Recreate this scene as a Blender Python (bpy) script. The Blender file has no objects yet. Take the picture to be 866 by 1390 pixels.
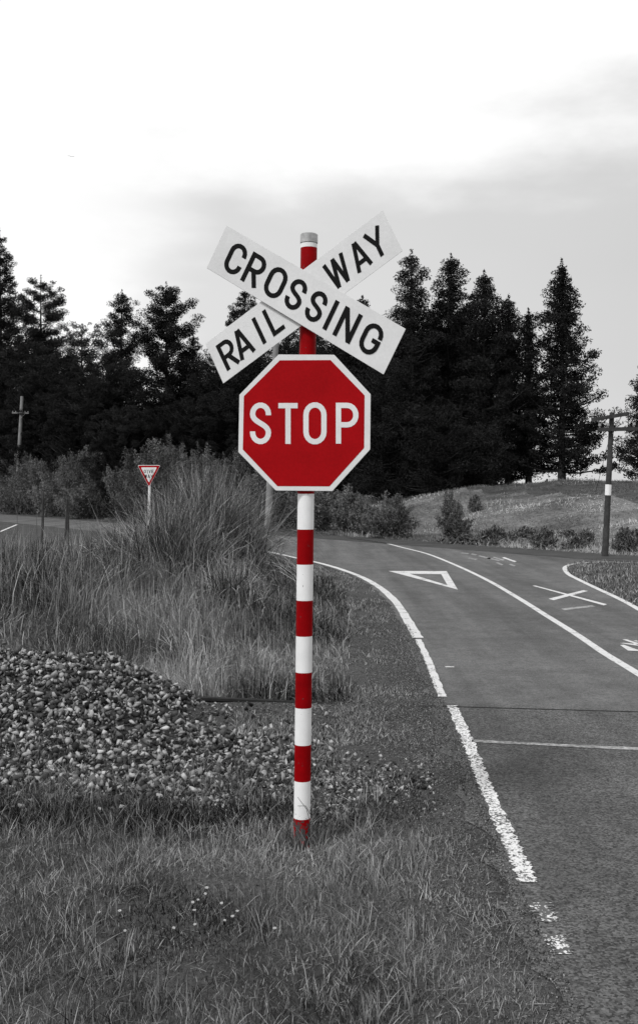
import bpy, bmesh, math, random
import numpy as np
from mathutils import Vector, Matrix, noise as mnoise

rnd = random.Random(7)
rng = np.random.default_rng(7)
sc = bpy.context.scene
C = sc.collection
R = math.radians

# ------------------------------------------------------------------ camera, sky, sun, exposure
CAMZ, F = 2.03, 1400.0
cam = bpy.data.cameras.new('camera'); camo = bpy.data.objects.new('camera', cam); C.objects.link(camo)
camo.location = (0, 0, CAMZ); camo.rotation_euler = (R(90), 0, 0)
cam.sensor_fit = 'VERTICAL'; cam.sensor_height = 36; cam.sensor_width = 24
cam.lens = 36 * F / 1390; cam.shift_y = -25 / 1390
cam.clip_start = 0.1; cam.clip_end = 9000
cam.dof.use_dof = False
sc.camera = camo

SUN_EL, SUN_AZ = R(50), R(222)          # azimuth clockwise from +Y: behind the camera, a little to the left
world = bpy.data.worlds.new('World'); sc.world = world; world.use_nodes = True
nt = world.node_tree; N = nt.nodes; L = nt.links; N.clear()
def nn(t, **k):
    n = N.new(t)
    for a, b in k.items(): setattr(n, a, b)
    return n
out = nn('ShaderNodeOutputWorld'); bg = nn('ShaderNodeBackground'); bg.inputs[1].default_value = 0.1
sky = nn('ShaderNodeTexSky', sky_type='NISHITA'); sky.sun_disc = False
sky.sun_elevation = SUN_EL; sky.sun_rotation = SUN_AZ
bw = nn('ShaderNodeRGBToBW'); L.new(sky.outputs[0], bw.inputs[0])
tc = nn('ShaderNodeTexCoord'); sp = nn('ShaderNodeSeparateXYZ'); L.new(tc.outputs['Generated'], sp.inputs[0])
def wmath(op, a, b=None, clamp=False):
    m = nn('ShaderNodeMath', operation=op); m.use_clamp = clamp
    for i, v in enumerate((a, b)):
        if v is None: continue
        if isinstance(v, (int, float)): m.inputs[i].default_value = v
        else: L.new(v, m.inputs[i])
    return m.outputs[0]
mp = nn('ShaderNodeMapping'); mp.inputs['Scale'].default_value = (1.0, 1.0, 2.6); L.new(tc.outputs['Generated'], mp.inputs[0])
n1 = nn('ShaderNodeTexNoise'); n1.inputs['Scale'].default_value = 4.2; n1.inputs['Detail'].default_value = 6; n1.inputs['Roughness'].default_value = .52
L.new(mp.outputs[0], n1.inputs['Vector'])
n2 = nn('ShaderNodeTexNoise'); n2.inputs['Scale'].default_value = 2.0; n2.inputs['Detail'].default_value = 3
L.new(mp.outputs[0], n2.inputs['Vector'])
# cloud bank low in the sky, thicker towards the right; broken by noise
e = wmath('ADD', wmath('MULTIPLY', sp.outputs[0], .14), .322)
e = wmath('ADD', e, wmath('MULTIPLY', wmath('SUBTRACT', n1.outputs[0], .5), .26))
d = wmath('SUBTRACT', e, sp.outputs[2])
dk = nn('ShaderNodeMapRange', interpolation_type='SMOOTHSTEP'); L.new(d, dk.inputs[0]); dk.inputs[1].default_value = -.03; dk.inputs[2].default_value = .085
# bright break in the cloud low on the left
def blob(dirv, lo, hi):
    v = Vector(dirv).normalized()
    dp = nn('ShaderNodeVectorMath', operation='DOT_PRODUCT'); dp.inputs[1].default_value = v
    nrm = nn('ShaderNodeVectorMath', operation='NORMALIZE'); L.new(tc.outputs['Generated'], nrm.inputs[0]); L.new(nrm.outputs[0], dp.inputs[0])
    a = wmath('ADD', dp.outputs['Value'], wmath('MULTIPLY', wmath('SUBTRACT', n1.outputs[0], .5), .035))
    m = nn('ShaderNodeMapRange', interpolation_type='SMOOTHSTEP'); L.new(a, m.inputs[0]); m.inputs[1].default_value = lo; m.inputs[2].default_value = hi
    return m.outputs[0]
br = blob((-.29, 1, .17), .982, .999)
dark = wmath('MULTIPLY', dk.outputs[0], wmath('SUBTRACT', 1.0, wmath('MULTIPLY', br, .95)))
dark = wmath('MULTIPLY', dark, wmath('ADD', .82, wmath('MULTIPLY', n2.outputs[0], .34)))
rt = nn('ShaderNodeMapRange'); L.new(sp.outputs[0], rt.inputs[0]); rt.inputs[1].default_value = -.3; rt.inputs[2].default_value = .3
rt.inputs[3].default_value = .30; rt.inputs[4].default_value = .47
dark = wmath('MULTIPLY', dark, rt.outputs[0])
cl = wmath('MULTIPLY', wmath('SUBTRACT', 1.18, dark), 8.6)
# sky overhead dimmed, out of view, added for stronger contrast of light
ov = nn('ShaderNodeMapRange', interpolation_type='SMOOTHSTEP'); L.new(sp.outputs[2], ov.inputs[0]); ov.inputs[1].default_value = .5; ov.inputs[2].default_value = .8
ov.inputs[3].default_value = 1.0; ov.inputs[4].default_value = .58
cl = wmath('MULTIPLY', cl, ov.outputs[0])
cl = wmath('ADD', cl, wmath('MULTIPLY', bw.outputs[0], .10))
cb = nn('ShaderNodeCombineColor')
for i in range(3): L.new(cl, cb.inputs[i])
L.new(cb.outputs[0], bg.inputs[0]); L.new(bg.outputs[0], out.inputs[0])

sun = bpy.data.lights.new('sun', 'SUN'); sun.energy = 2.0; sun.angle = R(10); sun.color = (1, 1, 1)
suno = bpy.data.objects.new('sun', sun); C.objects.link(suno)
sd = Vector((math.sin(SUN_AZ) * math.cos(SUN_EL), math.cos(SUN_AZ) * math.cos(SUN_EL), math.sin(SUN_EL)))
suno.rotation_euler = sd.to_track_quat('Z', 'Y').to_euler(); suno.location = (0, 0, 30)
vs = sc.view_settings; vs.view_transform = 'Standard'; vs.look = 'None'; vs.exposure = 0; vs.gamma = 1; vs.use_curve_mapping = False
sc.cycles.max_bounces = 5; sc.cycles.diffuse_bounces = 3; sc.cycles.transparent_max_bounces = 4

# ------------------------------------------------------------------ helpers
def P(px, py, Y): return ((px - 433) / F * Y, Y, CAMZ + (670 - py) / F * Y)
def G(px, py):                           # a point of the photograph that lies on the level ground
    Y = CAMZ * F / (py - 670); return ((px - 433) / F * Y, Y)

def sm(a, b, x):
    t = np.clip((np.asarray(x, float) - a) / (b - a), 0, 1); return t * t * (3 - 2 * t)
def _h(i, j, s):
    v = np.sin(i * 127.1 + j * 311.7 + s * 74.7) * 43758.5453; return v - np.floor(v)
def vnoise(x, y, s=0):
    x = np.asarray(x, float); y = np.asarray(y, float)
    i = np.floor(x); j = np.floor(y); u = x - i; v = y - j; u = u*u*(3-2*u); v = v*v*(3-2*v)
    return (_h(i,j,s)*(1-u)+_h(i+1,j,s)*u)*(1-v) + (_h(i,j+1,s)*(1-u)+_h(i+1,j+1,s)*u)*v
def fbm(x, y, s=0, o=3):
    t = 0; a = .5; n = 0
    for k in range(o): t = t + a*vnoise(x*2**k, y*2**k, s+k); n += a; a *= .5
    return t / n

def tag(o, label=None, cat=None, group=None, kind=None):
    if label: o['label'] = label
    if cat: o['category'] = cat
    if group: o['group'] = group
    if kind: o['kind'] = kind
    return o
def thing(name, label, cat, loc=(0,0,0), rz=0, group=None):
    o = bpy.data.objects.new(name, None); C.objects.link(o); o.location = loc; o.rotation_euler = (0, 0, rz)
    o.empty_display_size = .2
    return tag(o, label, cat, group)
def link(name, me, mats, parent=None):
    for m in (mats if isinstance(mats, (list, tuple)) else [mats]): me.materials.append(m)
    o = bpy.data.objects.new(name, me); C.objects.link(o)
    if parent: o.parent = parent
    return o
def mesh(name, v, f, mats, parent=None, smooth=False, mi=None):
    me = bpy.data.meshes.new(name); me.from_pydata([tuple(a) for a in v], [], [tuple(a) for a in f]); 
    if mi is not None: me.polygons.foreach_set('material_index', mi)
    if smooth: me.polygons.foreach_set('use_smooth', [True]*len(me.polygons))
    me.update(); return link(name, me, mats, parent)
def fastmesh(name, V, loops, starts, totals, mats, parent=None, tint=None, smooth=False):
    me = bpy.data.meshes.new(name)
    me.vertices.add(len(V)); me.vertices.foreach_set('co', np.ascontiguousarray(V, dtype=np.float32).ravel())
    me.loops.add(len(loops)); me.loops.foreach_set('vertex_index', np.ascontiguousarray(loops, dtype=np.int32))
    me.polygons.add(len(starts)); me.polygons.foreach_set('loop_start', np.ascontiguousarray(starts, dtype=np.int32))
    me.polygons.foreach_set('loop_total', np.ascontiguousarray(totals, dtype=np.int32))
    if smooth: me.polygons.foreach_set('use_smooth', np.ones(len(starts), dtype=bool))
    if tint is not None:
        a = me.attributes.new('tint', 'FLOAT', 'POINT'); a.data.foreach_set('value', np.ascontiguousarray(tint, dtype=np.float32))
    me.update(calc_edges=True); me.validate()
    return link(name, me, mats, parent)

# ------------------------------------------------------------------ materials (all grey but the reds)
def mat(name, col, rough=.8, metal=0, var=0, scale=4, detail=4, bump=0, bscale=40, tint=0, rand=0, spec=.3, coords='Object', var2=0, scale2=60):
    m = bpy.data.materials.new(name); m.use_nodes = True; t = m.node_tree; n = t.nodes; l = t.links
    b = n['Principled BSDF']; b.inputs['Roughness'].default_value = rough; b.inputs['Metallic'].default_value = metal
    b.inputs['Specular IOR Level'].default_value = spec
    if isinstance(col, (int, float)): col = (col,)*3
    rgb = n.new('ShaderNodeRGB'); rgb.outputs[0].default_value = (*col, 1)
    cur = rgb.outputs[0]
    co = n.new('ShaderNodeTexCoord')
    def mul(cur, fac):
        v = n.new('ShaderNodeVectorMath'); v.operation = 'SCALE'; l.new(cur, v.inputs[0]); l.new(fac, v.inputs['Scale']); return v.outputs[0]
    def mr(src, lo, hi, a=0., b_=1.):
        k = n.new('ShaderNodeMapRange'); l.new(src, k.inputs[0]); k.inputs[1].default_value = a; k.inputs[2].default_value = b_
        k.inputs[3].default_value = lo; k.inputs[4].default_value = hi; return k.outputs[0]
    for vv, ss in ((var, scale), (var2, scale2)):
        if vv:
            x = n.new('ShaderNodeTexNoise'); x.inputs['Scale'].default_value = ss; x.inputs['Detail'].default_value = detail
            l.new(co.outputs[coords], x.inputs['Vector']); cur = mul(cur, mr(x.outputs[0], 1-vv, 1+vv, .3, .7))
    if tint:
        a = n.new('ShaderNodeAttribute'); a.attribute_name = 'tint'; cur = mul(cur, mr(a.outputs['Fac'], 1-tint, 1+tint))
    if rand:
        a = n.new('ShaderNodeObjectInfo'); cur = mul(cur, mr(a.outputs['Random'], 1-rand, 1+rand))
    l.new(cur, b.inputs['Base Color'])
    if bump:
        x = n.new('ShaderNodeTexNoise'); x.inputs['Scale'].default_value = bscale; x.inputs['Detail'].default_value = 4
        l.new(co.outputs[coords], x.inputs['Vector'])
        q = n.new('ShaderNodeBump'); q.inputs['Strength'].default_value = bump; q.inputs['Distance'].default_value = .02
        l.new(x.outputs[0], q.inputs['Height']); l.new(q.outputs[0], b.inputs['Normal'])
    return m

M = {}
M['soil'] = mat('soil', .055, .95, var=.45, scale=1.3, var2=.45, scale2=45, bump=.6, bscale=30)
M['thatch'] = mat('dry_thatch', .125, .95, var=.6, scale=.35, var2=.5, scale2=5, bump=.7, bscale=6)
M['grass'] = mat('grass_blades', .21, .8, tint=.98, var=.4, scale=1.1, spec=.1)
M['tallgrass'] = mat('tall_grass_blades', .21, .8, tint=.98, var=.4, scale=.6, spec=.1)
M['tussock'] = mat('tussock_blades', .32, .75, tint=.93, spec=.15)
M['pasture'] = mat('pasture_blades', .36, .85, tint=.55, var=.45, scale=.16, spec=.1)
M['needles'] = mat('conifer_needles', .019, .8, tint=.6, rand=.2, spec=.1)
M['scrub'] = mat('scrub_leaves', .12, .8, tint=.85, rand=.25, spec=.15)
M['bark'] = mat('bark', .05, .9, var=.4, scale=6, bump=.5, bscale=18)
M['stone'] = mat('stone', .265, .85, tint=.95, var=.25, scale=30, bump=.3, bscale=60)
M['grit'] = mat('grit', .17, .9, tint=.85)
M['steel'] = mat('rusted_rail_steel', .02, .75, metal=0, var=.3, scale=20)
M['board'] = mat('white_sheeting', .80, .45, var=.06, scale=5, var2=.035, scale2=70)
M['black'] = mat('black_vinyl', .007, .6, spec=.12)
M['red'] = mat('red_sheeting', (.375, .004, .007), .6, spec=.06, var=.10, scale=5, var2=.07, scale2=60)
M['redpost'] = mat('red_band', (.25, .0008, .0025), .5, spec=.06, var=.15, scale=14)
M['whitepost'] = mat('white_band', .86, .5, var=.05, scale=12)
def wear(m, amount):
    t = m.node_tree; n = t.nodes; l = t.links; b = n['Principled BSDF']; src = b.inputs['Base Color'].links[0].from_socket
    co = n.new('ShaderNodeTexCoord'); sx = n.new('ShaderNodeSeparateXYZ'); l.new(co.outputs['Object'], sx.inputs[0])
    k = n.new('ShaderNodeMapRange'); l.new(sx.outputs[2], k.inputs[0]); k.inputs[1].default_value = 0; k.inputs[2].default_value = .32; k.inputs[3].default_value = .62; k.inputs[4].default_value = amount
    x = n.new('ShaderNodeTexNoise'); x.inputs['Scale'].default_value = 34; x.inputs['Detail'].default_value = 6; x.inputs['Roughness'].default_value = .7; l.new(co.outputs['Object'], x.inputs['Vector'])
    c = n.new('ShaderNodeMath'); c.operation = 'LESS_THAN'; l.new(x.outputs[0], c.inputs[0]); l.new(k.outputs[0], c.inputs[1])
    mx = n.new('ShaderNodeMix'); mx.data_type = 'RGBA'; l.new(c.outputs[0], mx.inputs[0]); l.new(src, mx.inputs[6]); mx.inputs[7].default_value = (.06, .06, .06, 1); l.new(mx.outputs[2], b.inputs['Base Color'])
wear(M['redpost'], .33); wear(M['whitepost'], .31)
M['galv'] = mat('galvanised_steel', .42, .42, metal=.7, var=.3, scale=30)
M['back'] = mat('aluminium_back', .35, .5, metal=.6)
M['pole'] = mat('weathered_timber_pole', .045, .85, var=.35, scale=5, var2=.3, scale2=30)
M['palepole'] = mat('pale_concrete_pole', .24, .8, var=.2, scale=3)
M['porc'] = mat('insulator_porcelain', .3, .4)
M['flower'] = mat('petals', .62, .7)
M['stalk'] = mat('dry_stalk', .10, .85, var=.3, scale=20)
M['palestalk'] = mat('bleached_stalk', .36, .85, var=.3, scale=20)
M['bird'] = mat('plumage', .4, .8)

def asphalt_mat():
    m = bpy.data.materials.new('asphalt'); m.use_nodes = True; t = m.node_tree; n = t.nodes; l = t.links; b = n['Principled BSDF']
    b.inputs['Roughness'].default_value = .8; b.inputs['Specular IOR Level'].default_value = .3
    co = n.new('ShaderNodeTexCoord')
    def noise(s, d=4, r=.5, vec=None):
        x = n.new('ShaderNodeTexNoise'); x.inputs['Scale'].default_value = s; x.inputs['Detail'].default_value = d; x.inputs['Roughness'].default_value = r
        l.new(vec or co.outputs['Object'], x.inputs['Vector']); return x.outputs[0]
    def mr(src, a, b_, lo, hi, sm_=False):
        k = n.new('ShaderNodeMapRange'); l.new(src, k.inputs[0])
        if sm_: k.interpolation_type = 'SMOOTHSTEP'
        for i, v in enumerate((a, b_, lo, hi)): k.inputs[i+1].default_value = v
        return k.outputs[0]
    def mth(op, a, b_):
        k = n.new('ShaderNodeMath'); k.operation = op
        for i, v in enumerate((a, b_)):
            if isinstance(v, (int, float)): k.inputs[i].default_value = v
            else: l.new(v, k.inputs[i])
        return k.outputs[0]
    sx = n.new('ShaderNodeSeparateXYZ'); l.new(co.outputs['Object'], sx.inputs[0])
    yy = mth('ADD', sx.outputs[1], mth('MULTIPLY', sx.outputs[0], .14))
    near = mr(yy, 9.9, 10.25, 1, 0)                       # rough chip seal on this side of the rail, smoother mix beyond
    mpg = n.new('ShaderNodeMapping'); mpg.inputs['Scale'].default_value = (1.5, .07, 1); l.new(co.outputs['Object'], mpg.inputs[0])
    streak = mth('MULTIPLY', mr(noise(1.0, 4, .6, mpg.outputs[0]), .3, .7, .68, 1.34), mr(noise(.45, 4, .6), .3, .7, .82, 1.2))
    blot = mth('MULTIPLY', mr(noise(2.6, 5, .65), .3, .7, .80, 1.20), mr(noise(13, 5, .75), .3, .7, .80, 1.20))
    g1 = noise(120, 2)
    vc = n.new('ShaderNodeTexVoronoi'); vc.inputs['Scale'].default_value = 85; l.new(co.outputs['Object'], vc.inputs['Vector'])
    vsep = n.new('ShaderNodeSeparateColor'); l.new(vc.outputs['Color'], vsep.inputs[0])
    g2 = mth('ADD', mth('MULTIPLY', vsep.outputs[0], .62), mth('MULTIPLY', noise(16, 4, .7), .38))
    fine = mr(mth('ADD', mth('MULTIPLY', g1, .5), mth('MULTIPLY', g2, .5)), .25, .75, .45, 1.55)
    coarse = mr(g2, .2, .82, .30, 1.9)
    mix = n.new('ShaderNodeMix'); mix.data_type = 'FLOAT'; l.new(near, mix.inputs[0]); l.new(fine, mix.inputs[2]); l.new(coarse, mix.inputs[3])
    base = n.new('ShaderNodeMix'); base.data_type = 'FLOAT'; l.new(near, base.inputs[0]); base.inputs[2].default_value = .108; base.inputs[3].default_value = .076
    v = mth('MULTIPLY', mth('MULTIPLY', base.outputs[0], mix.outputs[0]), mth('MULTIPLY', streak, blot))
    # dark sealed cracks
    vo = n.new('ShaderNodeTexVoronoi'); vo.feature = 'DISTANCE_TO_EDGE'; vo.inputs['Scale'].default_value = .55
    wv = n.new('ShaderNodeVectorMath'); wv.operation = 'ADD'; l.new(co.outputs['Object'], wv.inputs[0])
    nz = n.new('ShaderNodeTexNoise'); nz.inputs['Scale'].default_value = 2.2; nz.inputs['Detail'].default_value = 5; l.new(co.outputs['Object'], nz.inputs['Vector']); l.new(nz.outputs['Color'], wv.inputs[1])
    l.new(wv.outputs[0], vo.inputs['Vector'])
    crack = mr(vo.outputs['Distance'], .0, .006, .62, 1)
    v = mth('MULTIPLY', v, crack)
    cc = n.new('ShaderNodeCombineColor'); [l.new(v, cc.inputs[i]) for i in range(3)]; l.new(cc.outputs[0], b.inputs['Base Color'])
    bp = n.new('ShaderNodeBump'); bp.inputs['Strength'].default_value = .55; bp.inputs['Distance'].default_value = .008; l.new(g2, bp.inputs['Height']); l.new(bp.outputs[0], b.inputs['Normal'])
    return m
M['asphalt'] = asphalt_mat()
M['shoulder'] = mat('dark_shoulder_seal', .05, .9, var=.3, scale=.8, var2=.4, scale2=30, bump=.4, bscale=40)

def paint_mat(name, thr, soft, scale, white=.74, under=.09, chips=0):
    m = bpy.data.materials.new(name); m.use_nodes = True; t = m.node_tree; n = t.nodes; l = t.links; b = n['Principled BSDF']
    b.inputs['Roughness'].default_value = .7
    co = n.new('ShaderNodeTexCoord')
    x = n.new('ShaderNodeTexNoise'); x.inputs['Scale'].default_value = scale; x.inputs['Detail'].default_value = 5; x.inputs['Roughness'].default_value = .7; l.new(co.outputs['Object'], x.inputs['Vector'])
    y = n.new('ShaderNodeTexNoise'); y.inputs['Scale'].default_value = 3.5; y.inputs['Detail'].default_value = 3; l.new(co.outputs['Object'], y.inputs['Vector'])
    a = n.new('ShaderNodeMath'); a.operation = 'MULTIPLY_ADD'; l.new(y.outputs[0], a.inputs[0]); a.inputs[1].default_value = .6; l.new(x.outputs[0], a.inputs[2])
    vc = n.new('ShaderNodeTexVoronoi'); vc.inputs['Scale'].default_value = 85; l.new(co.outputs['Object'], vc.inputs['Vector'])
    vs2 = n.new('ShaderNodeSeparateColor'); l.new(vc.outputs['Color'], vs2.inputs[0])
    a2 = n.new('ShaderNodeMath'); a2.operation = 'MULTIPLY_ADD'; l.new(vs2.outputs[0], a2.inputs[0]); a2.inputs[1].default_value = chips; l.new(a.outputs[0], a2.inputs[2]); a = a2
    k = n.new('ShaderNodeMapRange'); l.new(a.outputs[0], k.inputs[0]); k.inputs[1].default_value = thr-soft; k.inputs[2].default_value = thr+soft; k.inputs[3].default_value = white; k.inputs[4].default_value = under
    cc = n.new('ShaderNodeCombineColor'); [l.new(k.outputs[0], cc.inputs[i]) for i in range(3)]; l.new(cc.outputs[0], b.inputs['Base Color'])
    bp = n.new('ShaderNodeBump'); bp.inputs['Strength'].default_value = .4; bp.inputs['Distance'].default_value = .006; l.new(x.outputs[0], bp.inputs['Height']); l.new(bp.outputs[0], b.inputs['Normal'])
    return m
M['paint'] = paint_mat('road_paint', .93, .07, 26, white=.66)
M['wornpaint'] = paint_mat('worn_road_paint', 1.17, .07, 20, chips=.56)
M['lastpaint'] = paint_mat('almost_gone_road_paint', .98, .06, 22, chips=.62)
M['fadedpaint'] = paint_mat('faded_road_paint', .76, .16, 24, .5, .12)

# ------------------------------------------------------------------ ground shapes
def poly(pts): return np.array([G(*p) for p in pts])
D_ = np.array((-.493, .87)); NRM = np.array((.87, .493))
def S_(X, Y): return .87*X + .493*Y - 24.1               # distance beyond the far edge of the cross road
far_r = (-NRM*-24.1)
def alongfar(s, t): return NRM*(24.1+s) + D_*t             # point at distance s past the far edge, t along it
# island at the right
ISL = [(1500,1090),(1000,905),(930,865),(866,826),(840,812),(810,797),(785,785),(770,777),(768,768),(785,763),(820,762),(866,764),(960,770)]
LEFT = [(820,1396),(770,1300),(712,1190),(662,1075),(632,1005),(612,955),(600,940),(583,905),(568,870),(553,842),(535,815),(510,794),(480,779),(440,766),(395,755),(350,747)]
# asphalt: this road, the mouth of the junction and the cross road, as one ring of points
left = [(G(x, y)[0]-(.17 if y > 940 else .14), G(x, y)[1]) for x, y in LEFT]
ring = [(left[0][0]-.9, -30), (left[0][0]-.55, 2.0)] + left
ring += [tuple(alongfar(-7.2, t)) for t in (52, 70, 100, 140)]
ring += [tuple(alongfar(-1.2, t)) for t in (140, 100, 60, 30, 10, 0, -10, -30)]
isl = [G(*p) for p in ISL]
ring += [(isl[-1][0]+8, isl[-1][1]-15.5)] + isl[::-1] + [(isl[0][0]+.8, 2), (isl[0][0]+.8, -30)]
RING = np.array(ring)
def inside(poly_, X, Y):
    X = np.asarray(X); Y = np.asarray(Y); r = np.zeros(X.shape, bool); n = len(poly_)
    for i in range(n):
        x0, y0 = poly_[i]; x1, y1 = poly_[(i+1) % n]
        if y0 == y1: continue
        c = ((y0 > Y) != (y1 > Y)) & (X < (x1-x0)*(Y-y0)/(y1-y0)+x0)
        r ^= c
    return r
LX = np.array([p[0] for p in left]); LY = np.array([p[1] for p in left])
o_ = np.argsort(LY)
def leftedge(Y): return np.interp(Y, LY[o_], LX[o_])       # X of the road's left edge
def rail_y(X): return 10.03 - .14*np.asarray(X, float)

def terrain(X, Y):
    X = np.asarray(X, float); Y = np.asarray(Y, float)
    s = S_(X, Y)
    z = np.zeros(X.shape) - .006
    # bank beyond the cross road, falling away behind the trees
    z = z + 2.45*sm(1.2, 22, s) - 3.2*sm(34, 80, s) + ((fbm(X*.11, Y*.11, 5)-.45)*1.0+(fbm(X*.6, Y*.6, 6)-.5)*.35)*sm(2, 9, s)*(1-sm(40, 70, s))
    z = z + .35*sm(10, 24, X)*sm(2, 14, s)*(1-sm(30,50,s))*0 
    # rising verge behind the rail
    off = leftedge(Y) - X
    m = sm(.9, 3.2, off)*sm(10.7, 15.5, Y)*(1-sm(23, 33, Y))
    z = z + .52*m + (fbm(X*.9, Y*.9, 3)-.4)*.16*sm(.35, 1.2, off)*sm(10.6, 12, Y)*(1-sm(30, 36, Y))
    # tipped heap of ballast
    hr = np.interp(X, [-9, -3.0, -2.3, -1.9, -1.5, -1.2, -.85, -.5, .3, .6], [.66, .68, .64, .57, .44, .27, .10, .05, .02, 0])
    hh = sm(6.65, 8.95, Y + .12*np.sin(X*3))*(1-sm(9.05, 9.95, Y))
    z = z + hr*hh*(1 + .30*(fbm(X*2.6, Y*2.6, 9)-.5)) - .02*sm(.02, .08, hr*hh)
    # hollow beside the rail
    z = z - .05*sm(1.6, 2.6, off)*sm(9.3, 9.9, Y+.14*X)*(1-sm(10.02, 10.12, Y+.14*X))
    # lumpy foreground verge
    z = z + (fbm(X*1.3, Y*1.3, 1)-.5)*.09*sm(.4, 1.1, off)*(1-sm(6.6, 7.2, Y))
    # island
    return z

def axis(segs):
    out_ = []
    for a, b, st in segs: out_ += list(np.arange(a, b, st))
    return np.array(out_ + [segs[-1][1]])
def grow(a, b, st, k=1.25):
    o = [a]
    while o[-1] < b: o.append(o[-1]+st); st *= k
    return o
xs = np.array(sorted([-v for v in grow(9, 4000, .3)] + list(axis([(-9, 7, .1)])[:-1]) + grow(7, 4000, .25)))
ys = np.array(sorted([-v for v in grow(5, 1500, 1.0)] + list(axis([(-5, 3, 1.0), (3, 14, .1), (14, 40, .3), (40, 130, .8)])[:-1]) + grow(130, 6000, 1.2)))
XX, YY = np.meshgrid(xs, ys); ZZ = terrain(XX, YY)
nx, ny = len(xs), len(ys)
idx = np.arange(nx*ny).reshape(ny, nx)
q = np.stack([idx[:-1,:-1], idx[:-1,1:], idx[1:,1:], idx[1:,:-1]], -1).reshape(-1, 4)
V = np.stack([XX, YY, ZZ], -1).reshape(-1, 3)
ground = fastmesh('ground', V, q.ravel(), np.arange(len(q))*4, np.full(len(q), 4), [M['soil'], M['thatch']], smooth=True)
ctr = V[q].mean(1); ground.data.polygons.foreach_set('material_index', ((S_(ctr[:, 0], ctr[:, 1]) > 2.2) & (S_(ctr[:, 0], ctr[:, 1]) < 13.5+3*fbm(ctr[:, 0]*.3, ctr[:, 1]*.3, 90))).astype(np.int32))  # soil instead of thatch at the crest also paints in shade under the trees
tag(ground, 'uneven grey soil of verge and bank under the grass', 'ground', kind='structure')

def sheet(name, pts, z, m, parent=None, zs=None):
    bm = bmesh.new(); vv = [bm.verts.new((p[0], p[1], z)) for p in pts]; f = bm.faces.new(vv); bmesh.ops.triangulate(bm, faces=[f])
    bmesh.ops.recalc_face_normals(bm, faces=bm.faces[:])
    if sum(f.normal.z for f in bm.faces) < 0: bmesh.ops.reverse_faces(bm, faces=bm.faces[:])
    me = bpy.data.meshes.new(name); bm.to_mesh(me); bm.free(); return link(name, me, m, parent)
def densify(pts, st=.35, amp=.05, lim=40):
    o = []
    n = len(pts)
    for i in range(n):
        a = np.array(pts[i]); b = np.array(pts[(i+1) % n]); k = int(max(1, min(400, np.linalg.norm(b-a)/st))) if max(a[1], b[1]) < lim else 1
        for j in range(k):
            p = a+(b-a)*j/k
            w = amp*(1 if p[1] < 12 else .6)
            o.append((p[0]+w*(float(fbm(p[1]*5.3, p[0]*5.3, 2, 4))-.5)*2, p[1]+w*.6*(float(fbm(p[0]*5+9, p[1]*5, 4, 4))-.5)*2))
    return o
road = sheet('road', densify(ring, st=.09, amp=.13, lim=45), 0, M['asphalt'])
tag(road, 'grey asphalt road curving left to a junction', 'road', kind='structure')
sh = [tuple(alongfar(-1.15, t)) for t in (140, 100, 60, 30, 10, 0, -10, -30)] + [tuple(alongfar(1.3, t)) for t in (-30, -10, 0, 10, 30, 60, 100, 140)]
tag(sheet('road_shoulder', sh, .004, M['shoulder']), 'dark sealed shoulder along the far side of the cross road', 'road shoulder', kind='structure')

# ------------------------------------------------------------------ painted markings
def ribbon(name, pts, w, m, label, z=.004, cat='road marking', amp=0.0, sub=6):
    P2 = [np.array(p) for p in pts]; V = []; Fc = []
    # resample with Catmull-Rom
    Q = []
    for i in range(len(P2)-1):
        p0 = P2[max(i-1, 0)]; p1 = P2[i]; p2 = P2[i+1]; p3 = P2[min(i+2, len(P2)-1)]
        for j in range(sub):
            t = j/sub; Q.append(.5*((2*p1)+(-p0+p2)*t+(2*p0-5*p1+4*p2-p3)*t*t+(-p0+3*p1-3*p2+p3)*t**3))
    Q.append(P2[-1])
    for i, p in enumerate(Q):
        d = Q[min(i+1, len(Q)-1)]-Q[max(i-1, 0)]; d = d/np.linalg.norm(d); nr = np.array((-d[1], d[0]))
        for s_ in (-.5, .5):
            a = p+nr*w*(1+amp*(rnd.random()-.5))*s_; V.append((a[0], a[1], z))
    for i in range(len(Q)-1): Fc.append((2*i, 2*i+1, 2*i+3, 2*i+2))
    o = mesh(name, V, Fc, m); return tag(o, label, cat, kind='structure')
gl = lambda pts: [G(*p) for p in pts]
ribbon('edge_line', gl([(340,745),(370,750),(400,757),(440,766),(480,779),(510,794),(535,815),(553,842),(567,866)]), .15, M['paint'], 'solid white edge line round the bend on the left', amp=.2, sub=10)
ribbon('edge_line', gl([(567,868),(578,890),(588,915),(600,946)]), .085, M['paint'], 'narrower white edge line just beyond the rail', amp=.4, sub=14)
ribbon('edge_line', gl([(613,958),(634,1005),(652,1052),(659,1069),(684,1125),(703,1165),(716,1198)]), .095, M['wornpaint'], 'speckled worn white edge line in the foreground, on this side of the rail', amp=.6, sub=26)
ribbon('edge_line', gl([(731,1226),(736,1234),(742,1243),(748,1252)]), .09, M['lastpaint'], 'small remnant patch of white edge line', amp=1.1, sub=12)
ribbon('edge_line', gl([(752,1270),(765,1296)]), .08, M['lastpaint'], 'last broken scrap of edge line at the bottom of the view', amp=1.1, sub=20)
ribbon('centre_line', gl([(470,730),(520,737),(545,743),(580,752),(620,768),(660,787),(700,810),(740,835),(780,860),(820,887),(866,915),(940,962),(1080,1055)]), .115, M['paint'], 'long solid white centre line of the curving road', amp=.06)
ribbon('edge_line', gl([(1200,965),(1000,905),(930,865),(866,827),(840,813),(810,799),(785,787),(770,778.5),(767,769.5),(785,764.5),(820,763),(866,764.5),(930,768)]), .12, M['paint'], 'white line round the nose of the grass island')
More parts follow.
